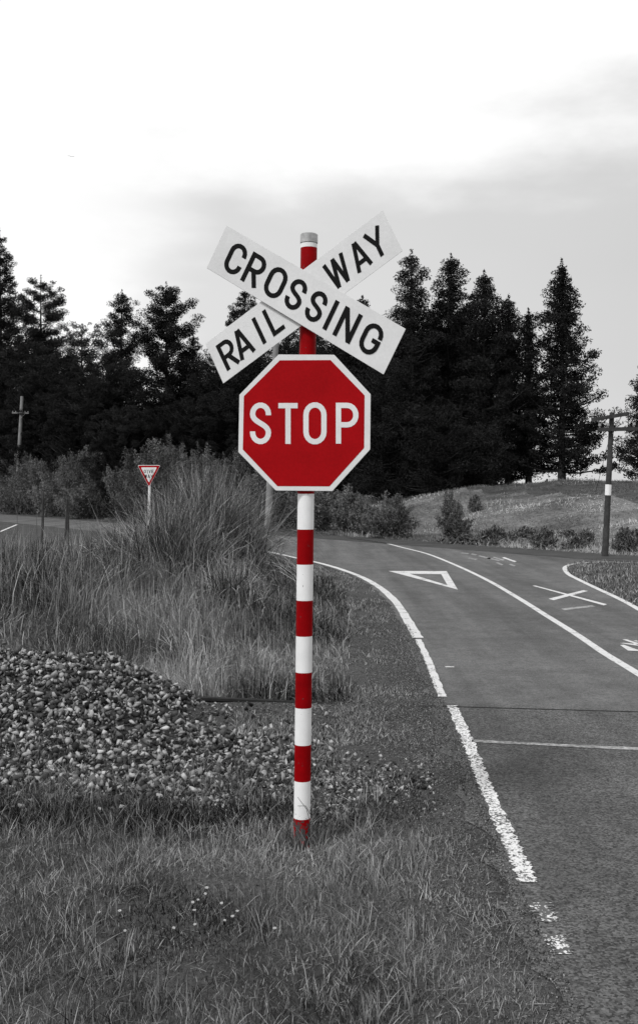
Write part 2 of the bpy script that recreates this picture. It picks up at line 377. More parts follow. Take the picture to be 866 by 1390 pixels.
ribbon('stop_line', gl([(640,1006),(700,1009),(780,1013),(866,1017),(960,1022)]), .085, M['fadedpaint'], 'thin faded white line across the lane before the rail', amp=.3)
ribbon('painted_dash', gl([(604,905.5),(616,905.5)]), .06, M['paint'], 'tiny white dash beside the left edge line')
ribbon('edge_line', gl([(-40,738),(0,722),(12,717),(24,712)]), .16, M['paint'], 'white line on the far left arm of the road')
# give way triangle
def flat(name, V2, F2, label, m='paint', z=.004):
    o = mesh(name, [(*G(*p), z) for p in V2], F2, M[m]); return tag(o, label, 'road marking', kind='structure')
flat('give_way_triangle', [(527,775.2),(606,775.4),(621,800.5),(556,779.0),(598.5,779.5),(607,794.5)], [(0,3,4,1),(1,4,5,2),(2,5,3,0)], 'white outlined triangle painted on the near lane')
flat('painted_cross', [(722,795.2),(726,795.0),(823.5,820.5),(819,822)], [(0,1,2,3)], 'white cross painted on the far lane')
bpy.data.objects['painted_cross'].name = 'painted_cross'
px_ = bpy.data.objects['painted_cross']
bmx = bmesh.new(); bmx.from_mesh(px_.data)
vv = [bmx.verts.new((*G(*p), .0045)) for p in [(744,813),(791,801.4),(798,802.4),(751,815)]]; bmx.faces.new(vv); bmx.to_mesh(px_.data); bmx.free()
flat('faded_bar', [(761,826.5),(803,821.8),(808,823.5),(766,829)], [(0,1,2,3)], 'faint worn bar under the painted cross', 'fadedpaint')
flat('painted_letter', [(844,868.2),(850,868.2),(884,879),(877,880),(840.5,873.2),(846,873),(872,875.2),(868,877.4),(841,876),(846,875.5),(864,882),(880,882.8),(880,884.5),(852,883.5),(858,869.8),(863,869.5),(888,876),(882,876.5)],
     [(0,1,2,3),(4,5,6,7),(8,9,10,13),(10,11,12,13),(14,15,16,17)], 'white painted lettering strokes at the right edge of the far lane')
for i, (a, b, c, d) in enumerate([(624,751,634,752.2),(638,752.5,645,754),(648,755,664,759),(660,758,676,761.6),(668,757,682,761),(681,757.3,698,763.2),(634,758,645,760),(672,764,680,767.5),(690,766.5,697,769)]):
    w_ = 1.0
    o = mesh('faded_bar', [(*G(a, b), .004), (*G(a+3, b-w_), .004), (*G(c+3, d-w_), .004), (*G(c, d), .004)], [(0,1,2,3)], M['fadedpaint' if i != 5 else 'paint'])
    tag(o, 'faded white bar among the worn markings by the far shoulder', 'road marking', 'worn bars at the junction', 'structure')

# ------------------------------------------------------------------ rail
def rail():
    prof = [(-.065,-.14),(.065,-.14),(.065,-.125),(.012,-.11),(.009,-.035),(.034,-.026),(.036,0),(.03,.006),(-.03,.006),(-.036,0),(-.034,-.026),(-.009,-.035),(-.012,-.11),(-.065,-.125)]
    V = []; Fc = []; X_ = np.linspace(-14, 16, 31); n = len(prof)
    for x in X_:
        for a, b in prof: V.append((x, float(rail_y(x))+a*.8, b+.016-.06*float(sm(-.5, .9, x))))
    for i in range(len(X_)-1):
        for j in range(n): Fc.append((i*n+j, (i+1)*n+j, (i+1)*n+(j+1) % n, i*n+(j+1) % n))
    t = thing('railway_rail', 'dark rusted rail running past the gravel and across the road', 'rail')
    mesh('rail_bar', V, Fc, M['steel'], t)
rail()
# flangeway filled with dark grit beside the rail, on the road
fl = [(x, float(rail_y(x))-.02) for x in (.95, 3, 6, 9)] + [(x, float(rail_y(x))-.045) for x in (9, 6, 3, .95)]
tag(sheet('rail_groove', fl, .004, mat('groove_grit', .02, .95)), 'narrow dark groove along the rail in the asphalt', 'groove', kind='structure')

# ------------------------------------------------------------------ stones
def hull(k):
    bm = bmesh.new()
    for _ in range(k):
        v = Vector((rnd.gauss(0,1), rnd.gauss(0,1), rnd.gauss(0,1))).normalized()
        bm.verts.new((v.x*rnd.uniform(.85,1.1), v.y*rnd.uniform(.6,.85), v.z*rnd.uniform(.4,.7)))
    bmesh.ops.convex_hull(bm, input=bm.verts[:]); bmesh.ops.triangulate(bm, faces=bm.faces[:])
    vs_ = [v for v in bm.verts if v.link_faces]; ix = {v: i for i, v in enumerate(vs_)}
    V = np.array([v.co[:] for v in vs_]); Fc = np.array([[ix[v] for v in f.verts] for f in bm.faces]); bm.free(); return V, Fc
HULLS = [hull(rnd.randint(6, 9)) for _ in range(14)]
def rots(n):
    qn = rng.normal(size=(n, 4)); qn /= np.linalg.norm(qn, axis=1)[:, None]; w, x, y, z = qn.T
    return np.stack([1-2*(y*y+z*z), 2*(x*y-z*w), 2*(x*z+y*w), 2*(x*y+z*w), 1-2*(x*x+z*z), 2*(y*z-x*w), 2*(x*z-y*w), 2*(y*z+x*w), 1-2*(x*x+y*y)], -1).reshape(n, 3, 3)
def scatter(name, Pn, size, m, tint=None):
    n = len(Pn); hi = rng.integers(0, len(HULLS), n); Vs = []; Ls = []; Ts = []; off = 0
    if tint is None: tint = rng.random(n)**1.9
    for h, (HV, HF) in enumerate(HULLS):
        k = np.where(hi == h)[0]
        if not len(k): continue
        Rm = rots(len(k)); v = np.einsum('nij,vj->nvi', Rm, HV)*size[k][:, None, None]+Pn[k][:, None, :]
        Vs.append(v.reshape(-1, 3)); f = HF[None]+(np.arange(len(k))*len(HV))[:, None, None]+off; Ls.append(f.reshape(-1)); Ts.append(np.repeat(tint[k], len(HV))); off += len(k)*len(HV)
    V = np.concatenate(Vs); Lp = np.concatenate(Ls); nf = len(Lp)//3
    return fastmesh(name, V, Lp, np.arange(nf)*3, np.full(nf, 3), m, tint=np.concatenate(Ts))
# heap
n = 30000
X = rng.uniform(-5.5, .1, n); Y = rng.uniform(6.55, 9.7, n); keep = rng.random(n) < np.interp(X, [-5.5, -1.3, -.9, -.3, .1], [1, 1, .8, .45, .2])
edge = 6.75 + .45*(fbm(X*1.7, X*0+3, 8)-.5) + .25*sm(-1.2,-.4,X)
keep &= (Y > edge) | (rng.random(n) < .12)
keep &= ~((Y > 8.4) & (X > -1.15) & (rng.random(n) < .85))
X, Y = X[keep], Y[keep]; sz = .011+.036*rng.random(len(X))**1.35
scatter('ballast_stones', np.stack([X, Y, terrain(X, Y)+sz*rng.uniform(-.4, 1.2, len(X))+.022*sm(.02, .08, terrain(X, Y))*rng.random(len(X))], -1), sz, M['stone'])
tag(bpy.data.objects['ballast_stones'], 'heap of grey crushed ballast stones left of the striped post', 'ballast', kind='stuff')
# gravel spill right of the post, and fine grit by the rail and along the edge
n = 2500; X = np.concatenate([rng.normal(.25, .5, n-1500), rng.uniform(-.9, .25, 1500)]); Y = np.concatenate([rng.normal(7.3, .3, n-1500), rng.normal(6.85, .28, 1500)]); k = (X < leftedge(Y)-.15) & (X > -.95)
X, Y = X[k], Y[k]; sz = rng.uniform(.008, .027, len(X))
scatter('gravel', np.stack([X, Y, terrain(X, Y)+sz*.5], -1), sz, M['stone'])
tag(bpy.data.objects['gravel'], 'spilled stones on the verge right of the post', 'gravel', kind='stuff')
n = 90000; Y = 3+rng.random(n)**.8*13; X = leftedge(np.minimum(Y, 60)) - np.abs(rng.normal(0, .5, n)) + .12
X2 = rng.uniform(-1.6, 1.0, 9000); Y2 = rng.uniform(8.3, 10.15, 9000)-.14*X2
X = np.concatenate([X, X2]); Y = np.concatenate([Y, Y2]); sz = rng.uniform(.003, .0085, len(X))*np.where(np.arange(len(X)) < n, 1, 1.6)*(.6+.8*rng.random(len(X))**3)
scatter('road_grit', np.stack([X, Y, np.maximum(terrain(X, Y), np.where(X > leftedge(Y), 0, -1))+sz*.4], -1), sz, M['grit'])
tag(bpy.data.objects['road_grit'], 'fine grey grit along the road edge and beside the rail', 'grit', kind='stuff')

# ------------------------------------------------------------------ grass
def blades(name, X, Y, H, W, m, lean=.5, Z=None, tint=None, parent=None, az=None, tiprise=1.0, droop=0):
    n = len(X); Z = terrain(X, Y)-.01 if Z is None else Z
    az = rng.uniform(0, 2*np.pi, n) if az is None else az; ln = np.abs(rng.normal(0, lean, n))
    dx, dy = np.cos(az), np.sin(az); fa = rng.uniform(0, np.pi, n); wx, wy = np.cos(fa)*W/2, np.sin(fa)*W/2
    lv = [(0, 1.0), (.38, .9), (.74, .62), (1, 0)]
    V = []
    for t, w in lv:
        r = H*ln*t**1.8; h = H*(t - droop*t**2.6*ln)*np.sqrt(np.maximum(1-(ln*.45)**2, .25))
        cx = X+dx*r; cy = Y+dy*r; cz = Z+h
        if t < 1: V += [np.stack([cx-wx*w, cy-wy*w, cz], -1), np.stack([cx+wx*w, cy+wy*w, cz], -1)]
        else: V += [np.stack([cx, cy, cz], -1)]
    V = np.stack(V, 1).reshape(-1, 3); b = (np.arange(n)*7)[:, None]
    q1 = b+np.array([0, 1, 3, 2]); q2 = b+np.array([2, 3, 5, 4]); tr = b+np.array([4, 5, 6])
    loops = np.concatenate([q1, q2, tr], 1).ravel(); tot = np.tile([4, 4, 3], n); st = np.concatenate([[0], np.cumsum(tot)[:-1]])
    tint = rng.random(n) if tint is None else tint
    return fastmesh(name, V, loops, st, tot, m, parent, tint=np.repeat(tint, 7), smooth=True)

# foreground verge
gx_ = G(409, 1150)[0]
n = 230000
Y = 3.0+4.6*rng.random(n)**.9; X = rng.uniform(-4.2, 1.5, n)
cl_ = fbm(X*3, Y*3, 21); edge = np.interp(Y, [3, 4.4, 5, 5.9, 7, 8], [1.0, .95, .85, .55, .35, .2])+.4*(fbm(X*4, Y*4, 33)-.5)
k = (X < edge-.0) & ~((X < .2) & (Y > 6.85+.7*(cl_-.5)+.0) & (rng.random(n) < .9)) & (rng.random(n) < .35+1.1*cl_)
k |= (X < edge+.35) & (X < leftedge(Y)-.02) & (rng.random(n) < .34*cl_*1.6)
X, Y = X[k], Y[k]; cl_ = cl_[k]
H = (.022+.055*rng.random(len(X))**2)*(.30+cl_*1.25)*(1-.45*np.exp(-((X-gx_)**2+(Y-5.75)**2)/.05))*(1+.7*(Y > 6.0)*(X < 0))
blades('verge_grass', X, Y, H, rng.uniform(.0022, .0052, len(X)), M['grass'], 1.0, tint=np.clip(rng.random(len(X))**3*.95+1.05*(fbm(X*1.4, Y*1.4, 40)-.38)-.12*(Y > 6.1), 0, 1))
tag(bpy.data.objects['verge_grass'], 'short rough grass of the near verge round the post', 'grass', kind='stuff')
# longer tufts in the foreground
cx = rng.uniform(-3, .55, 170); cy = rng.uniform(3.6, 7.0, 170); per = 26
X = np.repeat(cx, per)+rng.normal(0, .035, 170*per); Y = np.repeat(cy, per)+rng.normal(0, .035, 170*per)
px0, py0 = 409, 1150; gx, gy = G(px0, py0)
ax = gx+rng.normal(0, .10, 200); ay = gy+.03+rng.normal(0, .06, 200)
X = np.concatenate([X, ax]); Y = np.concatenate([Y, ay]); H = np.where(np.arange(len(X)) < 170*26, rng.uniform(.05, .16, len(X)), rng.uniform(.05, .2, len(X)))
blades('grass_tufts', X, Y, H, rng.uniform(.003, .006, len(X)), M['grass'], .55)
tag(bpy.data.objects['grass_tufts'], 'longer grass tufts in the foreground and at the foot of the post', 'grass', kind='stuff')
# verge between post and road
n = 90000; Y = 7.2+22*rng.random(n)**1.5; X = leftedge(Y)-rng.random(n)**.8*np.interp(Y, [7, 10, 16, 30], [1.5, 1.9, 2.3, 2.2])-.03
c = fbm(X*2.2, Y*1.6, 50); k = (rng.random(n) < (c-.36)*3.2) & ((Y < rail_y(X)-.15) | (Y > rail_y(X)+.1)) & (X > -.95-.1*(Y > 10)) & ~((X < -.1) & (Y > 9.2) & (Y < 10.1))
k &= ~((Y < 7.75) & (rng.random(n) < .55))
X, Y = X[k], Y[k]; off = leftedge(Y)-X
H = (.015+.05*rng.random(len(X)))*(.5+off*.5)*np.interp(Y, [7, 12, 20], [1, 1.1, 1.6])
blades('roadside_grass', X, Y, H, rng.uniform(.004, .008, len(X))*np.interp(Y, [7, 12, 30], [1, 1.3, 2.4]), M['grass'], .8)
tag(bpy.data.objects['roadside_grass'], 'thin patchy grass between the post and the white edge line', 'grass', kind='stuff')
# tall grass behind the rail
n = 125000; Y = 10.08+20*rng.random(n)**1.45; off = .8+rng.random(n)**.9*9.5; X = leftedge(Y)-off
c = fbm(X*1.1, Y*.9, 60); k = (Y > rail_y(X)+.05) & (rng.random(n) < .55+.6*c)
X, Y, c = X[k], Y[k], c[k]; off = leftedge(Y)-X
H = (.22+.42*rng.random(len(X)))*(.5+.9*c)*np.clip(.25+off*.33, .22, 1.2)*np.interp(Y, [10.4, 12.5, 17, 20, 30], [.6, .72, 1.0, .85, .5])*np.interp(X/Y, [-.32, -.25, -.2], [.88, 1.12, 1.1])
tn = np.clip(rng.random(len(X))**3.2*1.0+1.1*(fbm(X*.7, Y*.5, 70)-.4), 0, 1)
az_ = fbm(X*1.3, Y*1.3, 91)*14+rng.normal(0, .9, len(X))
blades('tall_grass', X, Y, H, rng.uniform(.005, .009, len(X))*np.interp(Y, [10, 14, 30], [1, 1.2, 2.2]), M['tallgrass'], .95, tint=tn, droop=.6, az=az_)
tag(bpy.data.objects['tall_grass'], 'tall pale grass behind the rail and left of the road', 'grass', kind='stuff')
# stalky reeds standing at the left
n = 3000; X = rng.uniform(-8.5, -2.9, n); Y = rng.uniform(13.5, 22, n); k = fbm(X*1.5, Y*1.5, 61) > .42; X, Y = X[k], Y[k]
blades('tall_grass_stems', X, Y, rng.uniform(.55, 1.05, len(X)), rng.uniform(.006, .012, len(X)), M['tallgrass'], .42, droop=.3)
tag(bpy.data.objects['tall_grass_stems'], 'upright stalks of rank grass at the far left', 'grass', kind='stuff')
# pasture on the bank, island
n = 230000; t = rng.uniform(-25, 100, n); s = 1.25+34*rng.random(n)**1.3
pt = NRM[None]*(24.1+s)[:, None]+D_[None]*t[:, None]; X, Y = pt.T
c = fbm(X*.45, Y*.45, 80); c2 = fbm(X*.12, Y*.35, 82); k = (rng.random(n) < .2+1.2*c) & (np.abs(X/Y) < .5); X, Y, s, c, c2 = X[k], Y[k], s[k], c[k], c2[k]
blades('pasture_grass', X, Y, (.07+.17*rng.random(len(X)))*(.35+c)*(1+1.2*(s < 4)*c), rng.uniform(.015, .038, len(X)), M['pasture'], 1.9, tint=np.clip((c2-.38)*2.4+(c-.5)*1.0+rng.random(len(X))*.35-.25*(s < 4)-.9*(s > 13.5+3*fbm(X*.3, Y*.3, 90)), 0, 1), droop=.4)  # crest blades darkened: darker grass plus tree shade put into the tint
tag(bpy.data.objects['pasture_grass'], 'pale rough pasture on the bank beyond the road', 'grass', kind='stuff')
n = 42000; X = rng.uniform(5, 16, n); Y = rng.uniform(8, 32, n); k = inside(np.array(isl+[(16, 30), (16, 8)]), X, Y); X, Y = X[k], Y[k]
blades('island_grass', X, Y, rng.uniform(.03, .12, len(X)), rng.uniform(.012, .025, len(X)), M['grass'], .8)
tag(bpy.data.objects['island_grass'], 'short grass on the island at the right of the junction', 'grass', kind='stuff')

# ------------------------------------------------------------------ big tussocks
def tussock(px, top, Y, n, spread, label, up=.55):
    X = (px-433)/F*Y; z0 = float(terrain(X, Y)); Ht = CAMZ+(670-top)/F*Y - z0
    t = thing('grass_tussock', label, 'tussock grass', (X, Y, z0), 0, 'arching tussocks behind the rail')
    a = rng.uniform(0, 2*np.pi, n); r = np.abs(rng.normal(0, .22*spread, n)); bx, by = r*np.cos(a), r*np.sin(a)
    Ln = Ht*rng.uniform(.5, 1.22, n); th = np.abs(rng.normal(0, .52, n)).clip(.02, 1.2); aa = a+rng.normal(0, 1.3, n)
    kink = rng.normal(0, .35, n); W = rng.uniform(.006, .015, n); seg = 7; V = []
    wis = rng.random(n) < .06; th = np.where(wis, th+.35, th); Ln = np.where(wis, Ln*1.12, Ln); tn_ = np.where(wis, 1.0, rng.random(n)**2.8)
    cx, cy, cz = bx.copy(), by.copy(), np.zeros(n)
    fx, fy = -np.sin(aa+rng.normal(0, .7, n)), np.cos(aa+rng.normal(0, .7, n))
    for i in range(seg+1):
        tt = i/seg; w = W*(1-tt**2.2)*.5
        if i < seg: V += [np.stack([cx-fx*w, cy-fy*w, cz], -1), np.stack([cx+fx*w, cy+fy*w, cz], -1)]
        else: V += [np.stack([cx, cy, cz], -1)]
        ang = th+(tt**1.6)*th*2.6+.1*tt; d = Ln/seg
        aa = aa+kink*tt; cx = cx+np.cos(aa)*np.sin(ang)*d; cy = cy+np.sin(aa)*np.sin(ang)*d; cz = cz+np.cos(ang)*d
    V = np.stack(V, 1).reshape(-1, 3); nv = 2*seg+1; b = (np.arange(n)*nv)[:, None]
    parts = [b+np.array([2*i, 2*i+1, 2*i+3, 2*i+2]) for i in range(seg-1)]+[b+np.array([2*seg-2, 2*seg-1, 2*seg])]
    tot = np.tile([4]*(seg-1)+[3], n)
    fastmesh('blades', V, np.concatenate(parts, 1).ravel(), np.concatenate([[0], np.cumsum(tot)[:-1]]), tot, M['tussock'], t, tint=np.repeat(tn_, nv), smooth=True)
tussock(284, 640, 18.5, 5200, 1.9, 'largest arching tussock, rising just left of the red stop sign')
tussock(232, 676, 16.8, 3800, 1.8, 'broad tussock below the give way sign, left of the largest one')
tussock(318, 684, 19.5, 2400, 1.1, 'smaller tussock leaning towards the post, right of the largest one')
tussock(176, 710, 17.5, 2400, 1.8, 'low outer tussock furthest left of the clump')
tussock(310, 752, 14.8, 1100, 1.1, 'small low tussock in front of the clump, near the striped post')

# ------------------------------------------------------------------ foliage
def tube(pts, rads, n=6):
    V = []; Fc = []
    for i, p in enumerate(pts):
        d = (Vector(pts[min(i+1, len(pts)-1)])-Vector(pts[max(i-1, 0)])).normalized()
        u = d.cross(Vector((0, 1, .13))).normalized() if abs(d.y) < .95 else d.cross(Vector((1, 0, 0))).normalized(); w = d.cross(u)
        for k in range(n):
            a = 2*math.pi*k/n; V.append(tuple(Vector(p)+(u*math.cos(a)+w*math.sin(a))*rads[i]))
    for i in range(len(pts)-1):
        for k in range(n): Fc.append((i*n+k, i*n+(k+1) % n, (i+1)*n+(k+1) % n, (i+1)*n+k))
    return V, Fc
def merge(parts):
    V = []; Fc = []
    for v, f in parts:
        o = len(V); V += v; Fc += [tuple(a+o for a in q_) for q_ in f]
    return V, Fc
def leafmesh(name, Cn, size, m, parent, tint, elong=1.0, upbias=0.0):
    """one small leaf-shaped quad per centre"""
    n = len(Cn); a = rng.normal(size=(n, 3)); a[:, 2] += upbias; a /= np.linalg.norm(a, axis=1)[:, None]
    b = rng.normal(size=(n, 3)); b -= a*(a*b).sum(1)[:, None]; b /= np.linalg.norm(b, axis=1)[:, None]
    L_ = (size*elong)[:, None]; W_ = (size*.42)[:, None]
    V = np.stack([Cn-a*L_*.5, Cn+b*W_*.5-a*L_*.05, Cn+a*L_*.5, Cn-b*W_*.5-a*L_*.05], 1).reshape(-1, 3)
    return fastmesh(name, V, np.arange(4*n), np.arange(n)*4, np.full(n, 4), m, parent, tint=np.repeat(tint, 4))

def tree(px, top, Y, wpx, style, label, group=None, name='pine_tree', zoff=0, dens=1.0):
    X = (px-433)/F*Y; z0 = float(terrain(X, Y))-.05+zoff; H = CAMZ+(670-top)/F*Y-z0; Rm = wpx/2/F*Y
    t = thing(name, label, 'tree', (X, Y, z0), 0, group)
    parts = []; bend = rnd.uniform(-.25, .25)
    tp = [(bend*math.sin(u*3)*.5, bend*math.cos(u*2)*.3, u*H*.97) for u in np.linspace(0, 1, 9)]
    r0 = max(.11, H*.017)
    parts.append(tube(tp, [r0*(1.25 if i == 0 else 1)*(1-.93*i/8) for i in range(9)], 7))
    st = {'cone': dict(lo=.06, prof=lambda u: (1-u)**.92*(.88+.12*math.sin(u*40)), nw=26, per=8, up=.46, cr=.42, dens=1.2),
          'dense': dict(lo=.03, prof=lambda u: min(1, 1.42*(1-u)**.75)*(.86+.14*math.sin(u*17+H)), nw=25, per=9, up=.35, cr=.56, dens=1.5),
          'pine': dict(lo=.30, prof=lambda u: (1.12*(1-u)**.42)*(.62+.38*abs(math.sin(u*11+H))), nw=13, per=7, up=.2, cr=.62, dens=1.35),
          'round': dict(lo=.03, prof=lambda u: math.sqrt(max(0.03, 1-(max(u, .0)-.32)**2/.48)), nw=18, per=9, up=.35, cr=.60, dens=1.15)}[style]
    Cs = []; Ts = []; Ss = []; i = 0; sz0 = .62+.10*Rm
    for w_ in range(st['nw']):
        for p_ in range(st['per']):
            i += 1
            u = st['lo']+(1-st['lo'])*(w_+.5+rnd.gauss(0, .16))/st['nw']; u = min(.975, max(.02, u))
            if u > .93 and p_ > 4: continue
            az = i*2.39996+rnd.uniform(-.5, .5); ln = Rm*st['prof'](u)*rnd.choice((.55, .8, .95, 1.0, 1.1))*rnd.uniform(.85, 1.08)+.1
            f = u*8; k = int(min(f, 7)); a = Vector(tp[k]).lerp(Vector(tp[k+1]), f-k)
            up = st['up']*(rnd.uniform(.4, 1.3))+.55*u
            pos = lambda q_: a+Vector((math.cos(az)*ln*q_, math.sin(az)*ln*q_, ln*(up*q_**1.8-.24*q_*(1-u))))
            if ln > .6: parts.append(tube([tuple(pos(j/3)) for j in range(4)], [max(.012, .020*ln+.012)*(1-.8*j/3) for j in range(4)], 4))
            nc = int(1+ln*1.25/(st['cr']/.4)) if style != 'pine' else int(2+ln*.9)
            for c in range(nc):
                q_ = 1.0 if c == 0 else rnd.uniform(.35, .95)
                b = pos(q_)+Vector((rnd.gauss(0, .10), rnd.gauss(0, .10), rnd.gauss(0, .06)))*(.4+ln*.3)
                cr = st['cr']*rnd.uniform(.65, 1.15)*(.72+.10*Rm)*min(1.0, .6+(1-u)*1.8); k2 = int(95*dens*st['dens']*(cr/.5)**1.9)+8
                dd = rng.normal(size=(k2, 3)); dd /= np.linalg.norm(dd, axis=1)[:, None]; dd *= (rng.random(k2)**.45)[:, None]
                pp = dd*cr*np.array([1.15, 1.15, .72])+np.array(b)+np.array([0, 0, .1*cr])
                if c == 0 and (p_ % 2 == 0 or style == 'cone'):
                    pp = np.concatenate([pp, rng.normal(size=(40, 3))*np.array([.3, .3, .35])*(.3+ln*.25)+np.array(pos(.3))]); k2 += 40
                Cs.append(pp); Ts.append(np.clip(rng.random(k2)*.45+rnd.uniform(-.15, .6), 0, 1)); Ss.append(rng.uniform(.10, .21, k2)*sz0)
    # leader tip
    for j in range(10):
        u = .90+.1*j/9; pp = rng.normal(size=(14, 3))*np.array([.13, .13, .2])*(1.3-j*.11)+np.array([0, 0, u*H]); Cs.append(pp); Ts.append(rng.random(14)); Ss.append(rng.uniform(.1, .2, 14))
    Cn = np.concatenate(Cs); v, f = merge(parts)
    mesh('trunk', v, f, M['bark'], t, smooth=True)
    leafmesh('crown', Cn, np.concatenate(Ss), M['needles'], t, np.concatenate(Ts), elong=1.2, upbias=.4)
    return t
def copy_tree(src, px, top, Y, label=None, group=None):
    ch = [c for c in C.objects if c.parent == src]
    o = src.copy(); C.objects.link(o); X = (px-433)/F*Y; z0 = float(terrain(X, Y))-.05
    base_h = src['h']; H = CAMZ+(670-top)/F*Y-z0; s = H/base_h
    o.location = (X, Y, z0); o.rotation_euler = (0, 0, rnd.uniform(0, 6.28)); o.scale = (s, s, s)
    if label: o['label'] = label
    if group: o['group'] = group
    for c in ch:
        k = c.copy(); C.objects.link(k); k.parent = o
    return o

Yr = 71
tree(558, 340, Yr, 104, 'dense', 'tall dark conifer with a narrow rounded tip, first right of the crossing sign')
tree(612, 345, Yr+2, 118, 'dense', 'tallest broad dark conifer in the middle of the right hand grove')
tree(657, 368, Yr, 112, 'dense', 'dark conifer with a sloping shoulder right of the tallest one in the grove')
tree(690, 402, Yr+1, 84, 'dense', 'lower dark conifer tucked between the broad ones and the slim pointed one')
tree(717, 420, Yr, 78, 'cone', 'slim pointed conifer next to the open pyramid tree')
tree(762, 353, Yr-1, 168, 'cone', 'open pyramid shaped conifer with a sharp tip, standing clear beside the sky', dens=.9)
tree(884, 470, Yr-6, 118, 'cone', 'dark conifer cut by the right edge of the view behind the power pole')
tree(492, 402, Yr+6, 90, 'dense', 'dark conifer half hidden behind the crossing and stop signs')
tree(450, 450, Yr+8, 90, 'round', 'dark tree directly behind the upper post')
tree(520, 505, Yr-3, 90, 'round', 'low bushy dark tree close beside the right edge of the stop sign', name='dark_tree')
tree(585, 565, Yr-5, 90, 'round', 'low dark tree filling the foot of the right hand grove', name='dark_tree')
tree(648, 590, Yr-3, 70, 'round', 'small dark tree under the right hand grove, next to the gap of sky', name='dark_tree')
Yl = 96
YE = lambda px: 24.1/(.493+.87*(px-433)/1400)
tree(0, 310, 128, 120, 'dense', 'tall dark pine at the left edge of the view', dens=.9)
tree(56, 374, 118, 116, 'pine', 'open topped pine second from the left edge')
tree(112, 440, 116, 90, 'round', 'rounded dark tree between two taller open pines')
tree(166, 394, 106, 98, 'pine', 'slim pine with a bare upper trunk above the give way sign')
tree(226, 384, 98, 128, 'pine', 'tallest open pine left of the crossing sign, sky showing through its lower limbs')
tree(262, 452, 98, 60, 'dense', 'dark conifer just left of the lower crossing board')
tree(296, 470, 92, 60, 'round', 'dark tree behind the lower left end of the crossing board')
tree(333, 388, Yl-6, 96, 'dense', 'dark conifer rising between the boards left of the post')
tree(392, 440, Yl, 84, 'round', 'dark tree behind the crossing boards and pole')
fill = tree(30, 465, 128, 150, 'round', 'dark tree filling the shaded mass behind the left scrub', 'shaded trees behind the left scrub', name='dark_tree')
Xf = fill.location; fill['h'] = CAMZ+(670-465)/F*128-Xf.z
fg = 'shaded trees behind the left scrub'
for px, top, Y in [(-95, 505, 160), (-150, 530, 200), (-210, 560, 262), (-40, 470, Yl+6), (85, 492, Yl+4), (140, 500, Yl+6), (190, 545, Yl+4), (245, 520, Yl+7), (300, 500, Yl+5), (350, 490, Yl+8), (400, 480, Yl+6), (445, 470, Yl+8),
                   (10, 540, Yl-12), (60, 525, Yl-10), (115, 530, Yl-12), (165, 560, Yl-14), (215, 560, Yl-12), (262, 548, Yl-13), (310, 540, Yl-14), (360, 545, Yl-12), (410, 540, Yl-14), (460, 540, Yl-18), (500, 560, Yl-20),
                   (540, 450, Yr+10), (590, 440, Yr+10), (640, 460, Yr+9)]:
    lab = None; g = fg
    if Y in (Yr+10, Yr+9): lab = 'dark tree closing the gaps at the back of the right hand grove'; g = 'shaded trees behind the right grove'
    copy_tree(fill, px, top, Y if lab else max(Y, YE(px)+((17 if px < 120 else 9) if top >= 525 else 24)), lab, g)
del fill['h']
for o in C.objects:
    if 'h' in o.keys(): del o['h']

def bush(px, top, bot, Y, wpx, label, dens=1.0, group=None, zoff=0, lo=.45):
    X = (px-433)/F*Y; z0 = float(terrain(X, Y)); H = CAMZ+(670-top)/F*Y-z0; Rm = wpx/2/F*Y
    t = thing('scrub_bush', label, 'bush', (X, Y, z0), 0, group); parts = []; Cs = []; Ts = []; Ss = []
    ns = 54
    for i in range(ns):
        az = i*2.4; tl = rnd.random()**.7; L1 = H*rnd.uniform(lo, 1.1)*math.sqrt(max(.2, 1-.75*tl*tl)); rr = Rm*tl*rnd.uniform(.7, 1.05)
        pts = [(math.cos(az)*rr*(.15+.85*q_), math.sin(az)*rr*(.15+.85*q_), L1*(q_**.85)) for q_ in (0, .35, .7, 1)]
        parts.append(tube(pts, [.03, .022, .014, .006], 4))
        nleaf = int(145*dens*min(1.3, .35+Rm*.45)); q_ = rng.random(nleaf)**.75
        pt = np.stack([np.interp(q_, (0, .35, .7, 1), [p[k] for p in pts]) for k in range(3)], -1)
        wd = (.06+.13*Rm)*(1.2-q_)[:, None]
        Cs.append(pt+rng.normal(size=(nleaf, 3))*wd*np.array([1, 1, .7])); Ts.append(np.clip(rng.random(nleaf)*.6+rnd.uniform(-.1, .5), 0, 1)); Ss.append(rng.uniform(.04, .10, nleaf)*(Y/60)**.5*1.2)
    v, f = merge(parts); mesh('stems', v, f, M['bark'], t)
    Cn = np.concatenate(Cs); Cn[:, 2] = np.maximum(Cn[:, 2], .02)
    leafmesh('foliage', Cn, np.concatenate(Ss), M['scrub'], t, np.concatenate(Ts), elong=1.7, upbias=.9); return t
LB = [(8,612,62,96,'leftmost scrub bush, cut by the left edge of the view'),(52,622,60,84,'scrub bush at the foot of the left power pole'),(100,618,58,78,'scrub bush behind the row of fence stakes'),
      (142,634,56,70,'low scrub bush just left of the give way sign'),(176,612,62,70,'taller scrub bush directly behind the give way sign'),(214,602,64,74,'feathery topped scrub bush right of the give way sign'),
      (256,618,60,76,'scrub bush behind the largest tussock'),(300,626,62,70,'scrub bush left of the stop sign lower corner'),(345,640,58,70,'scrub bush at the foot of the pale power pole'),
      (388,648,57,66,'dark scrub bush right behind the striped post'),(30,655,54,80,'lower front scrub bush at the left above the road arm'),(120,660,52,90,'lower front scrub bush behind the tall grass'),
      (432,655,55,66,'dark scrub bush just right of the striped post'),(472,662,54,60,'scrub bush at the start of the right bank')]
